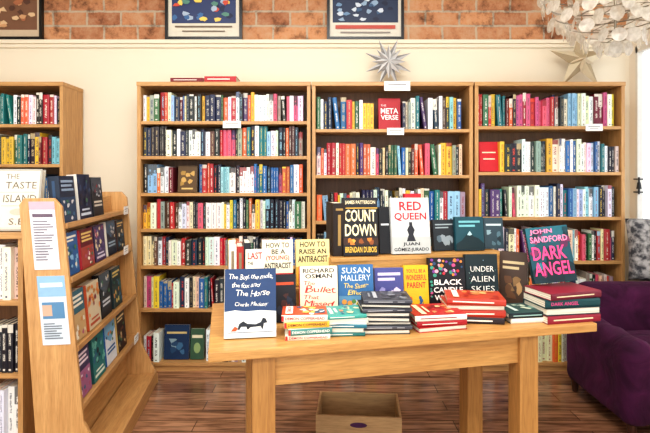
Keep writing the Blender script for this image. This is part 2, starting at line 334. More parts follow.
def book_meshes(w,h,t,bg,items=(),spine=None,spine_items=()):
    mats=[mat(bg)]; idx={bg:0}
    def mi(c):
        if c not in idx: idx[c]=len(mats); mats.append(mat(c))
        return idx[c]
    bm=bmesh.new(); b=.0025
    bm_box(bm,-w/2+.0,w/2,-t/2,-t/2+b,0,h,0); bm_box(bm,-w/2,w/2,t/2-b,t/2,0,h,0)
    sc=mi(spine) if spine else 0
    pts=[(-w/2,-t/2),(-w/2-.0025,-t/4),(-w/2-.0025,t/4),(-w/2,t/2),(-w/2+.003,t/2-b),(-w/2+.003,-t/2+b)]
    A=[bm.verts.new((x,y,0)) for x,y in pts]; B=[bm.verts.new((x,y,h)) for x,y in pts]
    n=6
    for i in range(n): bm.faces.new([A[i],A[(i+1)%n],B[(i+1)%n],B[i]]).material_index=sc
    bm.faces.new(A[::-1]).material_index=sc; bm.faces.new(B).material_index=sc
    bmesh.ops.recalc_face_normals(bm,faces=bm.faces)
    def add(its,P):
        for k,it in enumerate(its):
            off=.0004+.00018*k
            kind=it[0]; c=mi(it[-1])
            if kind in 'tTs':
                vs,fs=textgeo(it[1],{'t':False,'T':True,'s':'slant'}[kind]); x0,x1,z0,z1=it[2:6]
                V=[bm.verts.new(P(x0+(x1-x0)*a,z0+(z1-z0)*bb,off)) for a,bb in vs]
                for f in fs:
                    try: bm.faces.new([V[i] for i in f]).material_index=c
                    except Exception: pass
            else:
                if kind=='r': x0,x1,z0,z1=it[1:5]; pl=[(x0,z0),(x1,z0),(x1,z1),(x0,z1)]
                elif kind=='e':
                    x0,x1,z0,z1=it[1:5]; pl=[((x0+x1)/2+(x1-x0)/2*math.cos(a*math.pi/8),(z0+z1)/2+(z1-z0)/2*math.sin(a*math.pi/8)) for a in range(16)]
                else: pl=it[1]
                bm.faces.new([bm.verts.new(P(min(1,max(0,a)),min(1,max(0,bb)),off)) for a,bb in pl]).material_index=c
    add(items,lambda a,c,o:(-w/2+w*a,-t/2-o,h*c))
    add(spine_items,lambda a,c,o:(-w/2-.0025-o,t/2*.86-t*.86*c,h-h*a))
    me=bpy.data.meshes.new('book_cover'); bm.to_mesh(me); bm.free()
    for m in mats: me.materials.append(m)
    bm=bmesh.new(); bm_box(bm,-w/2+.003,w/2-.004,-t/2+b,t/2-b,.003,h-.003)
    mp_=bpy.data.meshes.new('page_block'); bm.to_mesh(mp_); bm.free(); mp_.materials.append(PG)
    return me,mp_
NB=0
def place(ms,loc,rot,label,group=None):
    global NB; NB+=1
    me,mp_=ms
    o=bpy.data.objects.new('book',me); COL.objects.link(o)
    p=bpy.data.objects.new('page_block',mp_); COL.objects.link(p); p.parent=o
    o.matrix_world=Matrix.Translation(loc)@rot
    tag(o,label,'book',group); return o
RZ=lambda a:Matrix.Rotation(math.radians(a),4,'Z'); RX=lambda a:Matrix.Rotation(math.radians(a),4,'X'); RY=lambda a:Matrix.Rotation(math.radians(a),4,'Y')
def dots(n,x0,x1,z0,z1,cols,s=.06,rr=None):
    q=rr or R; o=[]
    for _ in range(n):
        a,c=q.uniform(x0,x1-s),q.uniform(z0,z1-s*.6); k=q.uniform(.5,1)
        o.append(('e',a,a+s*k,c,c+s*.65*k,q.choice(cols)))
    return o
q1=random.Random(31)
def blots(n,cols,x0,x1,z0,z1,s):
    o=[]
    for _ in range(n):
        cx,cz=q1.uniform(x0,x1),q1.uniform(z0,z1); m=q1.randint(5,8); a0=q1.random()*6
        o.append(('p',[(min(x1+.02,max(x0-.02,cx+s*q1.uniform(.4,1)*math.cos(a0+2*math.pi*i/m))),min(z1,max(z0-.01,cz+s*.7*q1.uniform(.4,1)*math.sin(a0+2*math.pi*i/m)))) for i in range(m)],q1.choice(cols)))
    return o
def face(px0,px1,pytop,z,label,bg,items,d=3.49):
    w=(px1-px0)*d/F; h=zpx(pytop,d)-z
    place(book_meshes(w,h,.03,bg,items),(xpx((px0+px1)/2,d),d+.03,z+.0035*1.0),RX(-6),label)
face(379,401,98,zm[0]+.0,'red hardcover displayed face-out among spine-out books','#b01c26',[('t','META',.1,.9,.5,.68,'#f4f0ea'),('t','VERSE',.1,.9,.3,.46,'#f4f0ea'),('T','THE',.1,.35,.74,.8,'#f4f0ea')])
face(177,196,166,zl[2],'brown and gold book displayed face-out on a packed shelf','#5d4424',blots(8,['#a8823c','#7a5c2c','#c8a058'],.15,.85,.25,.8,.2)+[('r',.2,.8,.1,.16,'#d8b872')])
face(480.5,500,142,zr[1],'red book displayed face-out at the shelf end','#c8202c',[('r',.15,.85,.62,.66,'#f0e0c0'),('r',.2,.8,.4,.44,'#f0e0c0')])
face(163,188,327,zl[6],'navy book displayed face-out on the bottom shelf','#1c3556',[('r',.1,.9,.74,.8,'#c9b37a')]+blots(6,['#3f6b8c','#2a4a6a','#88a0a8'],.2,.8,.15,.6,.2))
face(189.5,203,331,zl[6],'green book displayed face-out beside the navy one','#3a5a44',[('r',.1,.9,.7,.8,'#e0d8b8'),('e',.25,.75,.2,.55,'#8fa870')])
# ---------------------------------------------------------------- table
TA=12.2; ca_,sa_=math.cos(math.radians(TA)),math.sin(math.radians(TA)); TZt=.80
def T(s,t): return (-.417+ca_*s-sa_*t,1.676+sa_*s+ca_*t)
def S(px,t):
    k=(px-325)/F; return (k*(1.676+ca_*t)+.417+sa_*t)/(ca_-sa_*k)
TW,TD=1.623,.68
te=empty('display_table',(*T(0,0),0),(0,0,math.radians(TA)),'light oak rectangular display table covered with stacked and standing books','table')
box('tabletop',0,TW,0,TD,TZt-.036,TZt,TX,parent=te,bevel=.004)
LS=(.2,1.31); LT=(.065,.50)
for s in LS:
    for t in LT: box('leg',s-.043,s+.043,t-.043,t+.043,0,TZt-.036,TZ,parent=te,bevel=.004)
for t in (.04,.50): box('apron',LS[0]+.043,LS[1]-.043,t,t+.025,TZt-.155,TZt-.036,TX,parent=te)
for s in (LS[0]-.012,LS[1]-.012): box('apron',s,s+.025,LT[0]+.043,LT[1]-.043,TZt-.155,TZt-.036,TX,parent=te)
def riser(s0,s1,t0,t1,h,label):
    e=empty('display_riser',(*T(s0,t0),TZt),(0,0,math.radians(TA)),label,'display stand')
    W,D=s1-s0,t1-t0
    box('top_panel',0,W,0,D,h-.018,h,TX,parent=e,bevel=.002); box('front_panel',.0,W,.004,.02,0,h-.018,TX,parent=e)
    box('side_panel',0,.018,.02,D,0,h-.018,TX,parent=e); box('side_panel',W-.018,W,.02,D,0,h-.018,TX,parent=e)
RT=.37; ZA=TZt+.125; ZB=TZt+.255
sAB=S(331,RT)
riser(S(226,RT),sAB-.004,RT,.64,.125,'low oak riser box holding standing paperbacks')
riser(sAB,S(505,RT),RT,.64,.255,'taller oak riser box holding thriller hardcovers')
def stand(px0,px1,t,zb,h,th,bg,items,label,yaw=8,lean=8,spine=None,sp=(),group='books displayed on the table'):
    s=S((px0+px1)/2,t); x,y=T(s,t); w=(px1-px0)*y/F
    ln=math.radians(lean)
    return place(book_meshes(w,h,th,bg,items,spine,sp),(x,y,zb+th/2*math.sin(ln)+.0005),RZ(yaw)@RX(-lean),label,group)
BK='#15151a';WH='#f3efe4'
stand(225,276,.13,TZt,.262,.028,'#2b4268',[('r',0,1,0,.34,'#dfe0da'),('p',[(0,.34),(1,.34),(1,.37),(.7,.39),(.4,.38),(.2,.4),(0,.38)],'#dfe0da'),('s','The Boy, the mole,',.08,.94,.83,.94,WH),('s','the fox and',.14,.7,.72,.81,WH),('s','The Horse',.22,.88,.59,.7,WH),('s','Charlie Mackesy',.2,.85,.44,.52,WH),
 ('p',[(.25,.12),(.28,.2),(.36,.24),(.44,.2),(.6,.19),(.7,.22),(.74,.28),(.79,.27),(.83,.21),(.76,.2),(.74,.12),(.72,.12),(.7,.16),(.5,.15),(.46,.12),(.44,.12),(.42,.16),(.32,.16),(.29,.12)],'#23272e'),('p',[(.12,.1),(.2,.17),(.26,.14),(.22,.1)],'#b5532a'),('r',.06,.94,.075,.085,'#6b7785')],
 'blue picture book with handwritten white title and ink drawing, propped upright',yaw=8,lean=9,spine='#e6e2d6',sp=[('t','THE BOY THE MOLE THE FOX',.1,.8,.3,.7,'#2b4268')])
for px0,px1,c,h,lb_ in ((229,236,'#f1ead8',.2,'cream paperback standing spine-out'),(236.5,243,'#a9342c',.19,'red paperback standing spine-out'),(243.5,250,'#2c2c30',.205,'black paperback standing spine-out')):
    stand(px0,px1,.5,ZA,h,.15,c,[('r',.3,.7,.3,.85,'#8a7a60')],lb_+' on the low riser',yaw=12,lean=0)
stand(246,264,.405,ZA,.175,.03,'#efe6cf',[('t','LAST',.1,.9,.74,.92,'#b3202a'),('t','THE',.1,.4,.6,.68,BK)]+blots(7,['#c98a5a','#7a5a48','#d9b088','#a84a3a'],.15,.85,.1,.5,.2),'cream paperback with red title standing on the low riser',yaw=10)
stand(262.5,293,.40,ZA,.215,.03,'#ecdfc0',[('t','HOW TO',.12,.88,.83,.94,BK),('t','BE A',.3,.75,.7,.8,BK),('t','(YOUNG)',.12,.88,.55,.67,'#c4262c'),('t','ANTIRACIST',.06,.94,.4,.52,BK),('r',0,1,.0,.3,'#c4262c'),('t','KENDI',.2,.8,.1,.22,WH)],'cream and red paperback with bold stacked title',yaw=9)
stand(296,330,.42,ZA,.21,.03,'#e4cd8c',[('t','HOW TO',.12,.88,.83,.95,BK),('t','RAISE AN',.1,.9,.68,.79,BK),('t','ANTIRACIST',.06,.94,.5,.64,BK),('r',0,1,0,.4,'#e0a83c')],'yellow hardcover with bold black title on the low riser',yaw=10)
stand(329.5,341.5,.5,ZB,.25,.16,'#241810',[('r',.2,.8,.86,.9,'#a08048'),('r',.38,.62,.2,.78,'#a08048')],'thick dark brown hardcover standing on the tall riser',yaw=12,lean=0)
stand(343,378,.41,ZB,.272,.04,'#141114',[('r',0,1,.81,.825,'#d9a93a'),('t','JAMES PATTERSON',.06,.94,.87,.95,'#e9d9b0'),('t','COUNT',.05,.95,.58,.79,'#f2e0b0'),('t','DOWN',.05,.95,.33,.54,'#f2e0b0'),('r',0,1,.18,.3,'#3a2214')]+blots(8,['#c9772a','#8a4a1c','#e0a040'],.15,.85,.19,.3,.1)+[('t','BRENDAN DUBOIS',.05,.95,.05,.15,'#e2b64a')],'black thriller hardcover with large cream title on the tall riser',yaw=5,spine='#1a1210')
stand(379,391,.44,ZB,.225,.035,'#141418',[('r',.15,.85,.6,.64,'#c8c8c8')],'narrow black hardcover half hidden on the tall riser',yaw=10)
stand(391,430.5,.41,ZB,.27,.035,'#c9cac6',[('r',0,1,0,.3,'#b4b5b0'),('t','RED',.22,.8,.77,.93,'#b8202a'),('t','QUEEN',.08,.92,.58,.73,'#b8202a'),('p',[(.38,.22),(.44,.34),(.4,.42),(.46,.5),(.46,.56),(.54,.56),(.54,.5),(.6,.42),(.56,.34),(.62,.22)],'#26262c'),('t','JUAN',.28,.72,.13,.2,BK),('t','GÓMEZ-JURADO',.05,.95,.03,.12,BK)],'pale grey hardcover with red title and dark figure',yaw=8)
stand(404,421,.47,ZB,.29,.03,'#b02430',[],'red hardcover peeking above its neighbour on the tall riser',yaw=11,lean=2)
stand(432,456,.47,ZB,.155,.03,'#23292e',[('r',.1,.9,.82,.86,'#9aa5a8'),('r',.1,.7,.72,.76,'#9aa5a8')]+blots(7,['#3d4c52','#586870','#8a9498'],.15,.85,.1,.55,.2),'small dark book with grey artwork on the tall riser',yaw=14)
stand(455,484,.44,ZB,.17,.03,'#16454f',[('r',.12,.88,.82,.88,'#6fb0b5'),('r',.12,.7,.7,.76,'#6fb0b5'),('p',[(.0,.0),(0,.2),(.2,.3),(.5,.58),(.62,.42),(.8,.36),(1,.2),(1,.0)],'#0c262c'),('p',[(.4,.46),(.5,.58),(.58,.47),(.5,.44)],'#a8c8cc')],'teal hardcover with dark peak artwork on the tall riser',yaw=6)
stand(484,503,.47,ZB,.16,.03,'#31444c',[('r',.1,.9,.74,.8,'#c5d3d4')]+blots(6,['#55717a','#8aa4aa','#243238'],.15,.85,.12,.6,.2),'slate blue book leaning on the tall riser',yaw=0)
stand(274,296,.30,TZt,.2,.03,'#1d1b20',[('r',.1,.9,.78,.84,'#c8502a')]+blots(6,['#4a2a26','#7a3a2a','#2a3040'],.15,.85,.15,.6,.2),'dark paperback with orange band standing on the table',yaw=10)
stand(300,338,.275,TZt,.235,.032,'#ecdfc8',[('t','RICHARD',.08,.92,.88,.96,BK),('t','OSMAN',.14,.86,.78,.86,BK),('r',0,1,0,.74,'#e9d9ba'),('s','The',.1,.4,.66,.74,'#c4262c'),('s','Bullet',.12,.95,.5,.66,'#c4262c'),('s','That',.1,.5,.4,.49,'#c4262c'),('s','Missed',.1,.92,.26,.4,'#c4262c'),('e',.62,.92,.06,.2,'#d9a03c')],'cream mystery hardcover with black author name and red script title',yaw=8,spine='#c4262c')
stand(338.5,374,.29,TZt,.232,.032,'#3a6c9c',[('r',0,1,.0,.42,'#5f8fae'),('T','SUSAN',.1,.9,.84,.95,WH),('T','MALLERY',.08,.92,.7,.81,WH)]+dots(14,.05,.95,.1,.4,['#e8d060','#d9a8b8','#e09a4a','#c8d8e0','#5a8a4a'],.16,rr=random.Random(3))+[('s','The Sister',.15,.85,.55,.66,'#f6d36a'),('s','Effect',.25,.75,.42,.53,'#f6d36a')],'blue novel with white author name and flower artwork',yaw=7)
stand(375,404,.30,TZt,.21,.03,'#6d6f9a',[('r',0,1,.5,1,'#4b4d86'),('r',.1,.9,.84,.9,'#d8c8e0'),('r',.1,.7,.73,.79,'#d8c8e0')]+blots(9,['#8f8ab8','#b8b0d0','#5a5a90','#d8c8e0'],.1,.9,.1,.6,.2),'lavender and indigo paperback standing on the table',yaw=6)
stand(404,429,.31,TZt,.215,.03,'#dfb022',[('t',"YOU'LL BE A",.1,.9,.84,.92,'#b3202a'),('t','WONDERFUL',.08,.92,.68,.8,'#b3202a'),('t','PARENT',.12,.88,.52,.64,'#b3202a')]+dots(10,.1,.9,.08,.45,['#3d8f86','#c8502a','#2a5a8a','#f0e8d0'],.2,rr=random.Random(4)),'bright yellow book with red title standing on the table',yaw=6)
stand(429,466,.29,TZt,.248,.032,'#141118',dots(38,.0,1,.64,1,['#b54a7a','#3f8f78','#d9813a','#7a3a8a','#c03038','#e0a0b0','#2a4a6a'],.11,rr=random.Random(5))+dots(16,.0,1,.0,.18,['#b54a7a','#3a7fb0','#3f8f78','#d9813a'],.1,rr=random.Random(6))+dots(8,.0,.1,.2,.6,['#b54a7a','#3f8f78'],.08,rr=random.Random(9))+[('t','BLACK',.12,.88,.5,.6,'#f0e8e0'),('t','CANDLE',.1,.9,.36,.46,'#f0e8e0'),('t','WOMEN',.12,.88,.22,.32,'#f0e8e0')],'black novel with bright floral artwork and pale title',yaw=4)
stand(466,499,.30,TZt,.256,.03,'#14262a',[('p',[(0,0),(1,0),(1,.14),(.75,.2),(.5,.15),(.2,.22),(0,.16)],'#2f6056')]+blots(6,['#1f4a46','#3f7a68','#285a50'],.05,.95,.02,.2,.14)+dots(26,.02,.98,.25,.98,['#7ac0a8','#c8d8d0','#a8c8e0'],.022,rr=random.Random(7))+[('T','UNDER',.14,.86,.68,.78,WH),('T','ALIEN',.14,.86,.5,.6,WH),('T','SKIES',.14,.86,.32,.42,WH)],'dark green science hardcover with thin white title on the table',yaw=3)
stand(500,527,.32,TZt,.26,.03,'#4b3a30',[('r',.12,.88,.78,.83,'#c9b48a'),('r',.12,.7,.68,.73,'#c9b48a')]+blots(7,['#8a6a44','#6a4a34','#b08a5c'],.2,.8,.15,.55,.2),'brown hardcover turned sideways on the table',yaw=-35,spine='#d8c9a8',lean=4)
def stack(px,t,yaw,specs,label_place,top_items=(),w=.155,h=.225,group=None,spread=7,flip=.3):
    s=S(px,t); x,y=T(s,t); z=TZt+.0004
    for i,(c,th,si) in enumerate(specs):
        last=i==len(specs)-1
        it=top_items if last else ()
        th=th*R.uniform(.85,1.15)
        ms=book_meshes(w*R.uniform(.96,1.02),h*R.uniform(.97,1.02),th,c[0],it,c[1] if len(c)>1 else None,si)
        ya=yaw+(R.uniform(-spread,spread) if i else 0)
        if R.random()<flip and not last: ya+=180
        Rm=RZ(90+ya)@RX(-90)
        cen=Rm@Vector((0,0,h/2))
        place(ms,(x-cen.x+R.uniform(-.006,.006),y-cen.y+R.uniform(0,.008),z+th/2),Rm,c[2] if len(c)>2 else label_place,group)
        z+=th+.0015
    return z
cp=[('#e9e2d0','#e9dfc8','#b3202a'),('#e9e2d0','#3f7f78','#f4efe2'),('#e9e2d0','#e6b33a','#6a1a20'),('#f0e9dc','#efe6d0','#c8342c')]
stack(306,.115,6,[(cp[i][:2],.022,[('r',0,.05,0,1,'#c8342c'),('t','DEMON COPPERHEAD',.08,.94,.25,.75,cp[i][2])]) for i in range(4)],'brightly coloured paperback lying in a short stack on the table',
  [('r',.0,1,.0,1,'#c8502e')]+blots(16,['#e8c860','#3f8f78','#e8dcc0','#f4efe2','#2a5a7a'],.05,.95,.05,.7,.15)+[('r',.1,.9,.76,.92,'#f4efe2'),('t','DEMON',.2,.8,.79,.89,'#b3202a')],w=.13,h=.175,group='stack of bright paperbacks',flip=0)
stack(344,.125,4,[(('#e0ddd0',c),.016,[('r',.1,.7,.38,.62,'#e8e8dc' if c!='#cfd8c0' else '#2a6f80')]) for c in ('#2f7a78','#cfd8c0','#2a6f80','#cfd8c0','#3f9a8c')],'teal paperback lying in a short stack on the table',
  [('r',.0,1,.0,1,'#4a9a90'),('r',.2,.8,.78,.86,'#e8e8dc'),('r',.3,.7,.66,.72,'#e8e8dc')]+blots(10,['#d98a6a','#88c0a8','#2a6f80','#e8d8a8'],.1,.9,.08,.6,.15),w=.135,h=.165,group='stack of teal paperbacks')
stack(384,.12,2,[(('#2c2c30','#4a4a50' if i%2 else '#232328'),.0155,[('r',.1,.6,.4,.6,'#b8b8b8'),('r',.7,.85,.4,.6,'#a8a8a8')]) for i in range(8)],'charcoal paperback lying in a tall stack on the table',
  [('r',.0,1,.0,1,'#44464c')]+blots(16,['#5d6066','#303238','#7c7f84','#50535a'],.05,.95,.05,.6,.15)+[('r',.15,.85,.7,.78,'#b0b2b6'),('r',.25,.7,.84,.88,'#8a8c90')],w=.15,h=.2,group='stack of charcoal paperbacks',flip=.4)
stack(434,.125,14,[(('#b3262a','#f0e6d6' if i%2==0 else '#a01f26'),.022,[('r',.1,.8,.4,.6,'#8e1a22' if i%2==0 else '#f0e6d6')]) for i in range(3)],'red hardcover lying in a short stack on the table',
  [('r',.0,1,.0,1,'#b02a28')]+blots(11,['#7a1a22','#d98a5a','#942020','#e8c890'],.12,.88,.1,.58,.14)+[('r',.1,.9,.74,.84,'#f0d8b0'),('r',.25,.75,.64,.68,'#f0d8b0')],w=.17,h=.22,group='stack of red hardcovers')
stack(472,.175,-6,[(('#b8442e','#b23a2a' if i%2 else '#2a2024'),.0255,[('r',.1,.8,.38,.62,'#f0e6d6')]) for i in range(4)],'orange-red hardcover lying in a stack on the table',
  [('r',.0,1,.0,1,'#bb452c')]+blots(14,['#e08a50','#a8342a','#f0b878','#7a2820'],.1,.9,.1,.68,.16)+[('r',.12,.88,.78,.88,'#f4e8d0')],w=.165,h=.25,group='stack of orange-red hardcovers')
stack(521,.13,8,[(('#1f3f44','#e8e2d4'),.022,[]),(('#27474a','#17262a'),.022,[('r',.1,.8,.38,.62,'#9ac0b8')])],'dark teal hardcover lying flat on the table',
  [('r',.0,1,.0,1,'#2b4f4e')]+blots(9,['#7aa090','#486e68','#c8d0b8'],.15,.85,.15,.55,.15)+[('r',.2,.8,.66,.76,'#cfe0d4')],w=.15,h=.19,group='pair of dark teal hardcovers',flip=0,spread=4)
zt=stack(562,.105,12,[(('#7a1f2e','#8e2236','maroon hardcover lying in the stack under the propped thriller'),.031,[('r',.1,.85,.4,.6,'#e8d8b0')]),(('#1b3a3f','#17464a','dark teal hardcover in the stack under the propped thriller'),.032,[('t','DARK ANGEL',.1,.6,.25,.75,'#e0508a')]),(('#1b3a3f','#17464a','dark teal hardcover in the stack under the propped thriller'),.032,[('t','DARK ANGEL',.1,.6,.25,.75,'#e0508a')]),(('#8a2434','#6e1e30','crimson hardcover on top of the stack under the thriller'),.03,[('r',.1,.85,.4,.6,'#e8d8b0')])],'hardcover in a stack',w=.17,h=.26,group='stack of thriller hardcovers',spread=5,flip=.25)
s=S(557,.13); x,y=T(s,.13)
place(book_meshes(.19,.255,.036,'#144a56',[('p',[(0,0),(1,0),(1,.3),(.8,.42),(.55,.3),(.3,.38),(0,.24)],'#0c2a32'),('p',[(0,1),(0,.6),(.3,.75),(.6,.7),(1,.85),(1,1)],'#1f626e')]+blots(16,['#1a5460','#103c46','#2a7480','#5a2a4c','#7a3058','#0e2c34'],.0,1,.1,.98,.13)+[('p',[(.3,.03),(.72,.03),(.64,.5),(.56,.64),(.44,.62),(.38,.46)],'#0a2028'),('t','JOHN',.08,.62,.86,.96,'#ff8ab0'),('t','SANDFORD',.06,.95,.72,.83,'#ff8ab0'),('t','DARK',.06,.86,.41,.65,'#ff4a86'),('t','ANGEL',.04,.96,.13,.37,'#ff4a86')],'#103a40',[('t','SANDFORD',.1,.6,.2,.8,'#f07aa0')]),(x+.004,y+.03,zt+.012),RZ(-4)@RX(-12)@RY(-6),'teal thriller hardcover with pink title propped on a stack','books displayed on the table')
# ---------------------------------------------------------------- sloped rack
RA=7.6; RO=Vector((-1.12,2.2,0)); LEAN=.115/1.33; LA=math.degrees(math.atan(LEAN))
rk=empty('sloped_book_rack',RO,(0,0,math.radians(RA)),'sloped oak rack with tiered ledges of face-out books','book rack')
RH=1.33; RL=1.08; PWd=.175
xf=lambda z:-LEAN*z
def pan(y0,y1):
    poly=[(.1,0),(.095,.06),(xf(.28)+.014,.28),(xf(RH-.04)+.005,RH-.04),(xf(RH)-.025,RH),(xf(RH)-PWd+.02,RH),(xf(RH)-PWd,RH-.03),(-PWd-.03,0)]
    prism('end_panel',poly,'y',y0,y1,WZ,parent=rk,bevel=.003)
pan(0,.022); pan(RL-.022,RL)
zt_=[1.2,.945,.62,.345]
prism('back_board',[(xf(0)-.10,.02),(xf(1.3)-.10,1.3),(xf(1.3)-.11,1.3),(xf(0)-.11,.02)],'y',.022,RL-.022,WY,parent=rk)
for z in zt_:
    bm=bmesh.new(); bm_box(bm,xf(z)-.098,xf(z)+.012,.0225,RL-.0225,z-.012,z); bm_box(bm,xf(z)+.006,xf(z)+.014,.0225,RL-.0225,z-.014,z+.012)
    finish('ledge',bm,WY,parent=rk,bevel=.001)
bm=bmesh.new(); bm_box(bm,-.098,.085,.0225,RL-.0225,.055,.07); bm_box(bm,.08,.094,.0225,RL-.0225,0,.09)
finish('base_tray',bm,WY,parent=rk)
RM=Matrix.Translation(RO)@RZ(RA)
def rbook(tier,yc,w,h,t,bg,items,label,spine=None):
    z=zt_[tier]; x=xf(z)-.042
    ln=LA
    Mx=RM@Matrix.Translation((x,yc,z+.0008+t/2*math.sin(math.radians(ln))))@RZ(90)@RX(-ln)
    ms=book_meshes(w,h,t,bg,items,spine,[('r',.1,.55,.35,.65,items[0][-1]),('r',.62,.85,.38,.62,items[0][-1])])
    place(ms,Mx.translation,Mx.to_3x3().to_4x4(),label,'face-out books on the sloped rack')
vv=random.Random(21); CI=0
def cov(a,b_,c):
    global CI; CI+=1
    st=CI%4
    ex=vv.sample(['#c98a4a','#3a6a8a','#8a2a34','#4a7a5a','#e0d0a8','#2a2a38','#b05a7a'],2)
    if st==0: return [('r',.1,.9,.86,.91,a),('r',.1,.7,.78,.82,a)]+blots(18,[b_,b_,c]+ex,.08,.92,.1,.68,.12)
    if st==1: return [('r',0,1,0,.55,b_),('r',.1,.9,.86,.91,a),('r',.1,.8,.77,.82,a),('r',.1,.9,.68,.73,a)]+blots(12,[c]+ex,.12,.88,.06,.48,.1)
    if st==2: return [('r',.1,.9,.08,.14,a),('r',.2,.8,.19,.23,a)]+blots(20,[b_,b_]+ex,.04,.96,.3,.95,.12)
    return [('p',[(0,1),(0,.7),(.5,.5),(1,.75),(1,1)],b_),('r',.12,.88,.34,.39,a),('r',.12,.88,.25,.3,a)]+blots(10,[b_,c]+ex,.1,.9,.5,.92,.1)
rbook(0,.14,.18,.23,.05,'#1c2a40',cov('#8fa3b8','#2c4460','#c8c8c8'),'dark slate book standing on the top ledge of the rack','#1b2636')
rbook(0,.36,.18,.24,.05,'#1a2440',cov('#c9d3de','#324668','#e8e0d0'),'navy book standing face-out on the top ledge','#c8c4ba')
rbook(0,.57,.17,.225,.04,'#23262c',cov('#d8d0c0','#484e56','#c8c8c8'),'charcoal book standing face-out on the top ledge','#15181c')
rbook(1,.12,.17,.21,.05,'#2b5f96',cov('#f0ead8','#88b8d8','#f0ead8'),'blue book face-out on the upper ledge','#e9e4d8')
rbook(1,.33,.18,.205,.05,'#6a1a27',cov('#e8c878','#a5433a','#f0ead8'),'maroon book face-out on the upper ledge','#a82a34')
rbook(1,.54,.17,.205,.04,'#4c3d68',cov('#e0d8e8','#7a6898','#e0d8e8'),'purple book face-out on the upper ledge','#2c2440')
rbook(1,.75,.17,.21,.04,'#1b2a3c',cov('#9ab0c0','#40586c','#c8c8c8'),'dark navy book face-out on the upper ledge','#e0d8c8')
rbook(1,.94,.15,.2,.04,'#20303a',cov('#d8b878','#38505c','#f6e8c8'),'dark blue-grey book face-out at the ledge end','#3a2018')
rbook(2,.13,.18,.245,.05,'#3a6a78',cov('#f0ead8','#c9a878','#f0ead8'),'teal book with tan artwork on the middle ledge','#1d3a46')
rbook(2,.35,.18,.24,.05,'#d8c8a8',cov('#b8502a','#e08a4a','#5a3a28'),'cream and orange book on the middle ledge','#b8502a')
rbook(2,.56,.17,.25,.04,'#22262c',cov('#c8ccd0','#4a5660','#c8ccd0'),'black book with grey artwork on the middle ledge','#15181c')
rbook(2,.77,.17,.24,.04,'#1d3a3c',cov('#d8c070','#38685c','#d8c070'),'dark green book on the middle ledge','#102426')
rbook(3,.13,.18,.235,.05,'#4a3a60',cov('#f0e0e8','#a86a90','#f0e0e8'),'plum book with pink artwork on the lower ledge','#1c1c2c')
rbook(3,.35,.18,.235,.05,'#2a7a78',cov('#e8f0e0','#70b8a8','#e8f0e0'),'teal green book on the lower ledge','#174a4a')
rbook(3,.57,.18,.235,.04,'#dfe4e8',cov('#2a5f96','#7fb0cf','#2a3f60'),'white and blue book on the lower ledge','#2a5f96')
rbook(3,.78,.17,.23,.04,'#3a2a26',cov('#e0c890','#7a4a30','#e0c890'),'brown book on the lower ledge','#c8a868')
def flyer(x0,x1,z0,z1,bg,items,label):
    bm=bmesh.new(); mats=[mat(bg,.6)]
    lean=lambda x,z:(x+xf(z),z)
    def quad(a,b_,c,d,y,mi):
        P=[lean(a,c),lean(b_,c),lean(b_,d),lean(a,d)]
        bm.faces.new([bm.verts.new((p[0],y,p[1])) for p in P]).material_index=mi
    P=[lean(x0,z0),lean(x1,z0),lean(x1,z1),lean(x0,z1)]
    A=[bm.verts.new((p[0],-.0022,p[1])) for p in P];B=[bm.verts.new((p[0],-.0004,p[1])) for p in P]
    bm.faces.new(A); bm.faces.new(B[::-1])
    for i in range(4): bm.faces.new([A[i],B[i],B[(i+1)%4],A[(i+1)%4]])
    for k,(a,b_,c,d,h) in enumerate(items):
        mats.append(mat(h,.6)); W=x1-x0;H=z1-z0
        quad(x0+W*a,x0+W*b_,z0+H*c,z0+H*d,-.0026-.0002*k,k+1)
    o=finish('flyer',bm,mats); o.matrix_world=RM; tag(o,label,'flyer'); return o
flyer(-.135,-.025,1.0,1.315,'#dcdadc',[(0,1,.88,1,'#cfa6b0'),(.1,.9,.77,.82,'#6a5a68')]+[(.1,.5+.4*R.random(),.7-.04*i,.715-.04*i,'#77707a') for i in range(15)],'white and pink printed flyer taped to the rack end')
flyer(-.13,-.01,.65,.97,'#cfd8de',[(0,1,.7,1,'#8fb4cc'),(.1,.9,.84,.9,'#f0f4f6'),(.1,.9,.38,.62,'#5a86a8'),(.1,.45,.42,.58,'#c8a890')]+[(.1,.5+.4*R.random(),.3-.035*i,.315-.035*i,'#6a7278') for i in range(7)],'white and blue printed flyer taped below the first')
def card(x,y,z,w,h,rot,label):
    bm=bmesh.new(); bm_box(bm,-w/2,w/2,-.0015,0,0,h,0); bm_box(bm,-w*.35,w*.35,-.0018,-.0015,h*.6,h*.7,1); bm_box(bm,-w*.25,w*.25,-.0018,-.0015,h*.35,h*.42,1)
    o=finish('shelf_label',bm,[WHITE,mat('#8a8a8a')]); o.matrix_world=Matrix.Translation((x,y,z))@rot
    tag(o,label,'sign','section cards on the shelf edges')
for px,py,w in ((232,128,18),(395.5,135,17),(594,131,17)):
    card(xpx(px,BF),BF-.0015,zpx(py,BF),w/136,.052,Matrix.Identity(4),'small white section card on a bookcase shelf edge')
card(xpx(397,BF),BF-.008,zpx(91,BF),.19,.07,Matrix.Identity(4),'wide white section card hanging on the bookcase top edge')
for tier,yc in ((0,.98),(1,.9),(3,.95)):
    z=zt_[tier]; Mx=RM@Matrix.Translation((xf(z)+.0145,yc,z-.02))@RZ(90)
    card(*Mx.translation,.1,.055,Mx.to_3x3().to_4x4(),'small white price card on a rack ledge')
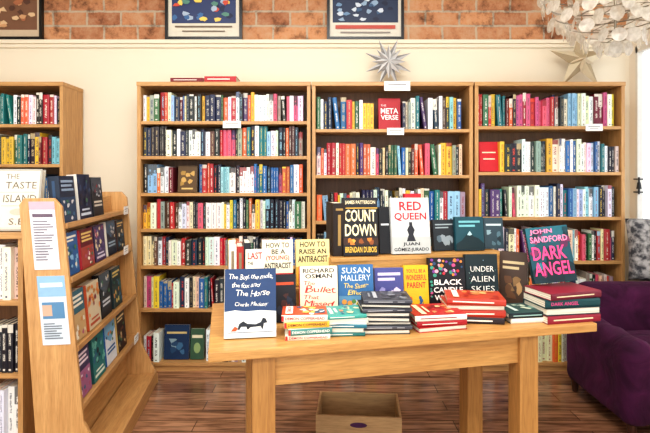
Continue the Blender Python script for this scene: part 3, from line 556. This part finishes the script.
place(book_meshes(.30,.325,.035,'#a9a498',[('r',.03,.965,.03,.97,'#ddd5c4'),('r',.05,.95,.045,.05,'#9a9284'),('T','THE',.4,.62,.84,.92,'#5a5040'),('T','TASTE',.4,.92,.68,.79,'#5a5040'),('r',.2,.9,.62,.624,'#8a7a5a'),('T','ISLAND',.38,.93,.46,.58,'#5a5040'),('r',.35,.85,.4,.404,'#8a7a5a'),('e',.5,.8,.25,.36,'#c4baa6'),('T','S.ELI',.5,.9,.1,.2,'#6a5a48')]),(xpx(10,2.45),2.45,1.147),RZ(4)@RX(-8),'large cream cookbook propped upright on the low bookcase')
# ---------------------------------------------------------------- things on bookcase tops
for px0,px1,c,l,th in ((170,203,'#7a1f2a','dark red',.03),(204,236,'#b52a30','bright red',.042)):
    ms=book_meshes(.16,(px1-px0)/136.,th,c,[],c,[('r',.1,.8,.4,.6,'#f0e6d6')])
    place(ms,(xpx(px1,BF),BF+.09,2.131+th/2),RZ(90)@RX(-90),l+' book lying flat on top of the tall bookcase')
def star(cx,y,cz,layers,label):
    bm=bmesh.new(); cols=[]
    for k,(n,Rr,r,dep,base,rot,c1,c2) in enumerate(layers):
        V=[]; cols+=[c1,c2]
        for i in range(2*n):
            a=rot+math.pi*i/n; rr=Rr if i%2==0 else r
            V.append(bm.verts.new((rr*math.sin(a),-base,rr*math.cos(a))))
        fr=bm.verts.new((0,-base-dep,0)); bk=bm.verts.new((0,-base+.01,0))
        for i in range(2*n):
            j=(i+1)%(2*n); f=bm.faces.new([V[j],V[i],fr]); f.material_index=2*k+i%2; bm.faces.new([V[i],V[j],bk]).material_index=2*k+i%2
    o=finish('paper_star',bm,[mat(c,.5) for c in cols],(cx,y,cz)); tag(o,label,'star ornament')
star(xpx(389,3.56),3.6,2.131+.178,[(8,.192,.065,.03,0,math.pi/8,'#c9c8c6','#8f8e8c'),(8,.13,.055,.04,.025,0,'#d8d7d5','#a3a2a0')],'silvery white folded paper star standing on the bookcase')
star(xpx(580,3.62),3.62,2.131+.2,[(5,.247,.085,.05,0,0,'#d2c4a6','#ab9a7c'),(5,.1,.04,.06,.02,math.pi/5,'#dccfb4','#b8a88a')],'large tan five-pointed paper star standing on the bookcase')
# ---------------------------------------------------------------- framed posters
def poster(px0,px1,pyb,items,bg,label,H=.62):
    d=WALLY-.03; x0,x1=xpx(px0,d),xpx(px1,d); z0=zpx(pyb,d); z0=max(z0,2.521); z1=z0+H; W=x1-x0
    e=empty('framed_poster',((x0+x1)/2,WALLY-.004,z0),label=label,cat='framed poster')
    bm=bmesh.new(); f=.022
    for a in ((-W/2,W/2,0,f),(-W/2,W/2,H-f,H),(-W/2,-W/2+f,f,H-f),(W/2-f,W/2,f,H-f)): bm_box(bm,a[0],a[1],-.03,0,a[2],a[3])
    finish('frame',bm,mat('#131313',.3),parent=e)
    mats=[mat(bg)]; bm=bmesh.new(); bm_box(bm,-W/2+f,W/2-f,-.014,-.004,f,H-f)
    for k,it in enumerate(items):
        mats.append(mat(it[-1])); w2=W-2*f;h2=H-2*f; off=-.0145-.0002*k
        fn=lambda a,c:(-W/2+f+w2*a,off,f+h2*c)
        pl=it[1] if it[0]=='p' else [(it[1],it[3]),(it[2],it[3]),(it[2],it[4]),(it[1],it[4])]
        bm.faces.new([bm.verts.new(fn(a,c)) for a,c in pl]).material_index=k+1
    finish('print',bm,mats,parent=e)
poster(165,242,42,[('r',.05,.95,.19,.95,'#2f3d66')]+blots(44,['#d8903a','#c8503a','#e8c860','#3f6a9a','#5a8a7a','#a8b8c8','#1e2848'],.08,.92,.22,.8,.07)+[('r',.1,.9,.13,.15,'#6a5a4a'),('r',.2,.8,.07,.085,'#6a5a4a')],'#d8d0bc','black framed poster with blue and orange abstract art')
poster(327,404,41,[('r',.04,.96,.2,.95,'#22304c')]+blots(40,['#6a8aa8','#3a5878','#c8d0d8','#8fa6bc','#16203a'],.08,.92,.23,.8,.06)+[('r',.08,.92,.11,.16,'#b84a3a'),('r',.15,.85,.05,.07,'#8a8078')],'#d6cebc','black framed poster with dark blue artwork and red caption')
poster(-40,42,41,[('r',.04,.96,.1,.95,'#7a5640')]+blots(44,['#c89a70','#4a3028','#a86a4a','#d8b890','#5a3c30'],.08,.92,.14,.85,.07),'#c8b498','dark framed print with brown abstract artwork')
# ---------------------------------------------------------------- chandelier
CX,CY=1.42,2.3
SH,nt,b=newmat('capiz_shell')
tc=nt.nodes.new('ShaderNodeTexCoord'); n=nt.nodes.new('ShaderNodeTexNoise'); n.inputs['Scale'].default_value=40; nt.links.new(tc.outputs['Object'],n.inputs[0])
nt.links.new(ramp(nt,n.outputs['Fac'],[(.3,'#98938b'),(.7,'#dcd7cd')]),b.inputs['Base Color']); b.inputs['Roughness'].default_value=.15
tr=nt.nodes.new('ShaderNodeBsdfTranslucent'); tr.inputs[0].default_value=(.8,.74,.62,1); ms_=nt.nodes.new('ShaderNodeMixShader'); ms_.inputs[0].default_value=.35
nt.links.new(b.outputs[0],ms_.inputs[1]); nt.links.new(tr.outputs[0],ms_.inputs[2])
tp=nt.nodes.new('ShaderNodeBsdfTransparent'); ms2=nt.nodes.new('ShaderNodeMixShader'); ms2.inputs[0].default_value=.3
nt.links.new(ms_.outputs[0],ms2.inputs[1]); nt.links.new(tp.outputs[0],ms2.inputs[2]); nt.links.new(ms2.outputs[0],nt.nodes['Material Output'].inputs[0])
RIM=mat('#b3aa9a',.4)
ch=empty('chandelier',(CX,CY,CZ),label='tiered white capiz shell chandelier hanging above the display table',cat='chandelier')
tiers=[(.07,2.06),(.15,2.10),(.22,2.155),(.28,2.215),(.32,2.28),(.34,2.345),(.34,2.41),(.32,2.48),(.28,2.55)]
bm=bmesh.new()
cyl(bm,.006,.006,2.15-CZ,-.02,8); cyl(bm,.07,.05,-.03,0,20)
for r,z in tiers:
    zz=z+.045-CZ
    n=28
    for i in range(n):
        a0,a1=2*math.pi*i/n,2*math.pi*(i+1)/n
        P=[(r*math.cos(a0),r*math.sin(a0)),(r*math.cos(a1),r*math.sin(a1))]
        v=[bm.verts.new((P[0][0],P[0][1],zz)),bm.verts.new((P[1][0],P[1][1],zz)),bm.verts.new((P[1][0]*.985,P[1][1]*.985,zz+.004)),bm.verts.new((P[0][0]*.985,P[0][1]*.985,zz+.004))]
        bm.faces.new(v)
    for i in range(4):
        a=i*math.pi/2; dx,dy=math.cos(a),math.sin(a)
        v=[bm.verts.new(p) for p in ((0,0,zz),(r*dx,r*dy,zz),(r*dx,r*dy,zz+.004),(0,0,zz+.004))]; bm.faces.new(v)
finish('chandelier_frame',bm,mat('#8a8274',.35,.8),parent=ch)
def disc(bm,Mx,r=.034):
    n=14; c=bm.verts.new(Mx@Vector((0,-.004,0))); V=[bm.verts.new(Mx@Vector((r*math.sin(2*math.pi*i/n),0,r*math.cos(2*math.pi*i/n)))) for i in range(n)]
    W2=[bm.verts.new(Mx@Vector((r*.94*math.sin(2*math.pi*i/n),-.0006,r*.94*math.cos(2*math.pi*i/n)))) for i in range(n)]
    for i in range(n):
        bm.faces.new([c,W2[i],W2[(i+1)%n]]); bm.faces.new([W2[i],V[i],V[(i+1)%n],W2[(i+1)%n]]).material_index=1
bm=bmesh.new(); disc(bm,Matrix.Identity(4)); dme=bpy.data.meshes.new('shell'); bm.to_mesh(dme); bm.free(); dme.materials.append(SH); dme.materials.append(RIM)
sh=[]
for k,(r,z) in enumerate(tiers):
    n=int(2*math.pi*r/.063)
    for i in range(n):
        a=2*math.pi*(i+.5*(k%2))/n+R.uniform(-.05,.05); rr=r+R.uniform(-.02,.01)
        sh.append((rr*math.cos(a),rr*math.sin(a),z-CZ+R.uniform(-.018,.018),a+math.pi/2+R.uniform(-.6,.6),R.uniform(-.15,.15)))
vis=[q for q in sh if q[2]+CZ<2.37 and q[1]<.06]; vis=sorted(vis,key=lambda q:q[2])[:100]; rest=[q for q in sh if q not in vis]
for q in vis:
    o=bpy.data.objects.new('shell',dme); COL.objects.link(o); o.parent=ch; o.location=q[:3]; o.rotation_euler=(q[4],0,q[3])
bm=bmesh.new()
for q in rest: disc(bm,Matrix.Translation(q[:3])@Matrix.Rotation(q[3],4,'Z')@Matrix.Rotation(q[4],4,'X'))
o=finish('shells',bm,[SH,RIM],parent=ch); o['kind']='stuff'
pl=bpy.data.lights.new('chandelier_glow','POINT'); pl.energy=2.2; pl.color=(1,.8,.55); pl.shadow_soft_size=.05; po=bpy.data.objects.new('bulb_light',pl); COL.objects.link(po); po.location=(0,0,2.36-CZ); po.parent=ch
# ---------------------------------------------------------------- armchair
VV,nt,b=newmat('purple_velvet')
tc=nt.nodes.new('ShaderNodeTexCoord'); n=nt.nodes.new('ShaderNodeTexNoise'); n.inputs['Scale'].default_value=5; n.inputs['Detail'].default_value=5; n.inputs['Distortion'].default_value=.8; nt.links.new(tc.outputs['Object'],n.inputs[0])
nt.links.new(ramp(nt,n.outputs['Fac'],[(.35,'#290e22'),(.7,'#4f1d40')]),b.inputs['Base Color']); b.inputs['Roughness'].default_value=.85; b.inputs['Specular IOR Level'].default_value=.15; b.inputs['Sheen Weight'].default_value=.15; b.inputs['Sheen Tint'].default_value=(.55,.25,.42,1)
bp=nt.nodes.new('ShaderNodeBump'); bp.inputs['Strength'].default_value=.5; bp.inputs['Distance'].default_value=.04; nt.links.new(n.outputs['Fac'],bp.inputs['Height']); nt.links.new(bp.outputs[0],b.inputs['Normal'])
ac=empty('armchair',(1.61,2.5,0),label='plum velvet armchair with rounded arms beside the display table',cat='armchair')
def soft(name,x0,x1,y0,y1,z0,z1,r,puff=0):
    bm=bmesh.new(); bm_box(bm,x0,x1,y0,y1,z0,z1)
    bmesh.ops.bevel(bm,geom=list(bm.edges),offset=r,segments=6,profile=.5,affect='EDGES')
    bmesh.ops.subdivide_edges(bm,edges=[e for e in bm.edges if e.calc_length()>.1],cuts=7,use_grid_fill=True)
    cx,cy,cz=(x0+x1)/2,(y0+y1)/2,(z0+z1)/2
    for v in bm.verts:
        a=(v.co.x-cx)/(x1-x0)*2; c=(v.co.y-cy)/(y1-y0)*2; e=(v.co.z-cz)/(z1-z0)*2
        if e>.8: v.co.z+=puff*(1-a*a)*(1-c*c)
        if a<-.8: v.co.x-=puff*.5*(1-c*c)*(1-e*e)
        if c<-.8: v.co.y-=puff*.5*(1-a*a)*(1-e*e)
        f=.003*math.sin(v.co.y*34+v.co.z*21)+.002*math.sin(v.co.y*60-v.co.x*18)
        v.co.z+=f*(1 if e>0 else 0); v.co.x+=f*.8
    return finish(name,bm,VV,parent=ac,smooth=True)
W_=.80;D_=.72
soft('seat_base',.12,W_-.12,.03,D_-.02,.09,.30,.03)
soft('seat_cushion',.18,W_-.18,-.01,D_-.2,.30,.45,.05,.03)
soft('arm',0,.18,0,D_-.04,.075,.53,.07,.014); soft('arm',W_-.18,W_,0,D_-.04,.075,.53,.07,.014)
bm=bmesh.new(); bm_box(bm,.1,W_-.06,D_-.2,D_,.11,.72)
bmesh.ops.bevel(bm,geom=list(bm.edges),offset=.07,segments=6,profile=.5,affect='EDGES')
for v in bm.verts: v.co.y+=(v.co.z-.3)*.12
finish('backrest',bm,VV,parent=ac,smooth=True)
for x in (.06,W_-.06):
    for y in (.06,D_-.08):
        bm=bmesh.new(); cyl(bm,.016,.026,0,.085,12,x,y); finish('leg',bm,DK,parent=ac)
CM,nt,b=newmat('grey_stone_fabric')
tc=nt.nodes.new('ShaderNodeTexCoord'); vo=nt.nodes.new('ShaderNodeTexNoise'); vo.inputs['Scale'].default_value=28; vo.inputs['Detail'].default_value=4; nt.links.new(tc.outputs['Object'],vo.inputs[0])
nt.links.new(ramp(nt,vo.outputs['Fac'],[(.38,'#3c3c40'),(.62,'#a8a5a2')]),b.inputs['Base Color']); b.inputs['Roughness'].default_value=.9
bm=bmesh.new(); bmesh.ops.create_grid(bm,x_segments=14,y_segments=14,size=.5)
d2=bmesh.ops.duplicate(bm,geom=list(bm.verts)+list(bm.edges)+list(bm.faces))
up=set(v for v in d2['geom'] if isinstance(v,bmesh.types.BMVert))
for v in bm.verts:
    x,y=v.co.x*2,v.co.y*2; t=(1-x**4)*(1-y**4)
    th=.07*max(t,0)**.5*(1 if v in up else -1)
    v.co=Vector((v.co.x*.30*(1-.08*(1-y*y)*abs(x)),th,(v.co.y+.5)*.43))
bmesh.ops.remove_doubles(bm,verts=bm.verts,dist=.0005); bmesh.ops.recalc_face_normals(bm,faces=bm.faces)
o=finish('throw_pillow',bm,CM,(2.265,3.25,.71),(math.radians(-8),0,math.radians(-14)),smooth=True); tag(o,'mottled grey square pillow resting on the armchair back','pillow')
# ---------------------------------------------------------------- crate under the table
cr=empty('wooden_crate',(xpx(358,2.5),2.46,0),(0,0,math.radians(-4)),'low open wooden crate with dark purple oval under the table','crate')
W=.45;Dp=.28;Hc=.175;tk=.012
bm=bmesh.new(); bm_box(bm,-W/2,W/2,0,tk,0,Hc*.47,0); bm_box(bm,-W/2,W/2,0,tk,Hc*.49,Hc,0)
V=[bm.verts.new((.0+.045*math.cos(a*math.pi/10),-.0008,.13+.014*math.sin(a*math.pi/10))) for a in range(20)]; bm.faces.new(V).material_index=1
finish('front_panel',bm,[CB,mat('#4a2048',.6)],parent=cr)
box('back_panel',-W/2,W/2,Dp-tk,Dp,0,Hc,CB,parent=cr); box('side_panel',-W/2,-W/2+tk,tk,Dp-tk,0,Hc,CB,parent=cr); box('side_panel',W/2-tk,W/2,tk,Dp-tk,0,Hc,CB,parent=cr); box('bottom_panel',-W/2+tk,W/2-tk,tk,Dp-tk,.0,.01,CB,parent=cr)
print('cover books',NB)
# ---------------------------------------------------------------- lights, world, camera
def area(x,y,z,sx,sy,e,rot=(0,0,0),c=(1,.985,.96)):
    l=bpy.data.lights.new('ceiling_lamp','AREA'); l.shape='RECTANGLE'; l.size=sx; l.size_y=sy; l.energy=e; l.color=c
    o=bpy.data.objects.new('ceiling_lamp',l); COL.objects.link(o); o.location=(x,y,z); o.rotation_euler=rot; return o
area(-1.3,1.3,CZ-.02,1.0,.8,36); area(.3,1.3,CZ-.02,1.0,.8,36); area(0,-.4,CZ-.02,2.4,.7,95,(math.radians(38),0,0))
wd=bpy.data.worlds.new('world'); scene.world=wd; wd.use_nodes=True
bg=wd.node_tree.nodes['Background']; bg.inputs[0].default_value=(.9,.95,1,1); bg.inputs[1].default_value=2.0
cam=bpy.data.cameras.new('camera'); co=bpy.data.objects.new('camera',cam); COL.objects.link(co)
cam.sensor_width=36; cam.lens=36*F/650; cam.shift_y=-(216.5-HY)/650; cam.clip_start=.05
co.location=(0,0,EH); co.rotation_euler=(math.pi/2,0,0); scene.camera=co
try:
    scene.view_settings.view_transform='Standard'
    scene.view_settings.look='Medium High Contrast'
except Exception as ex: print(ex)
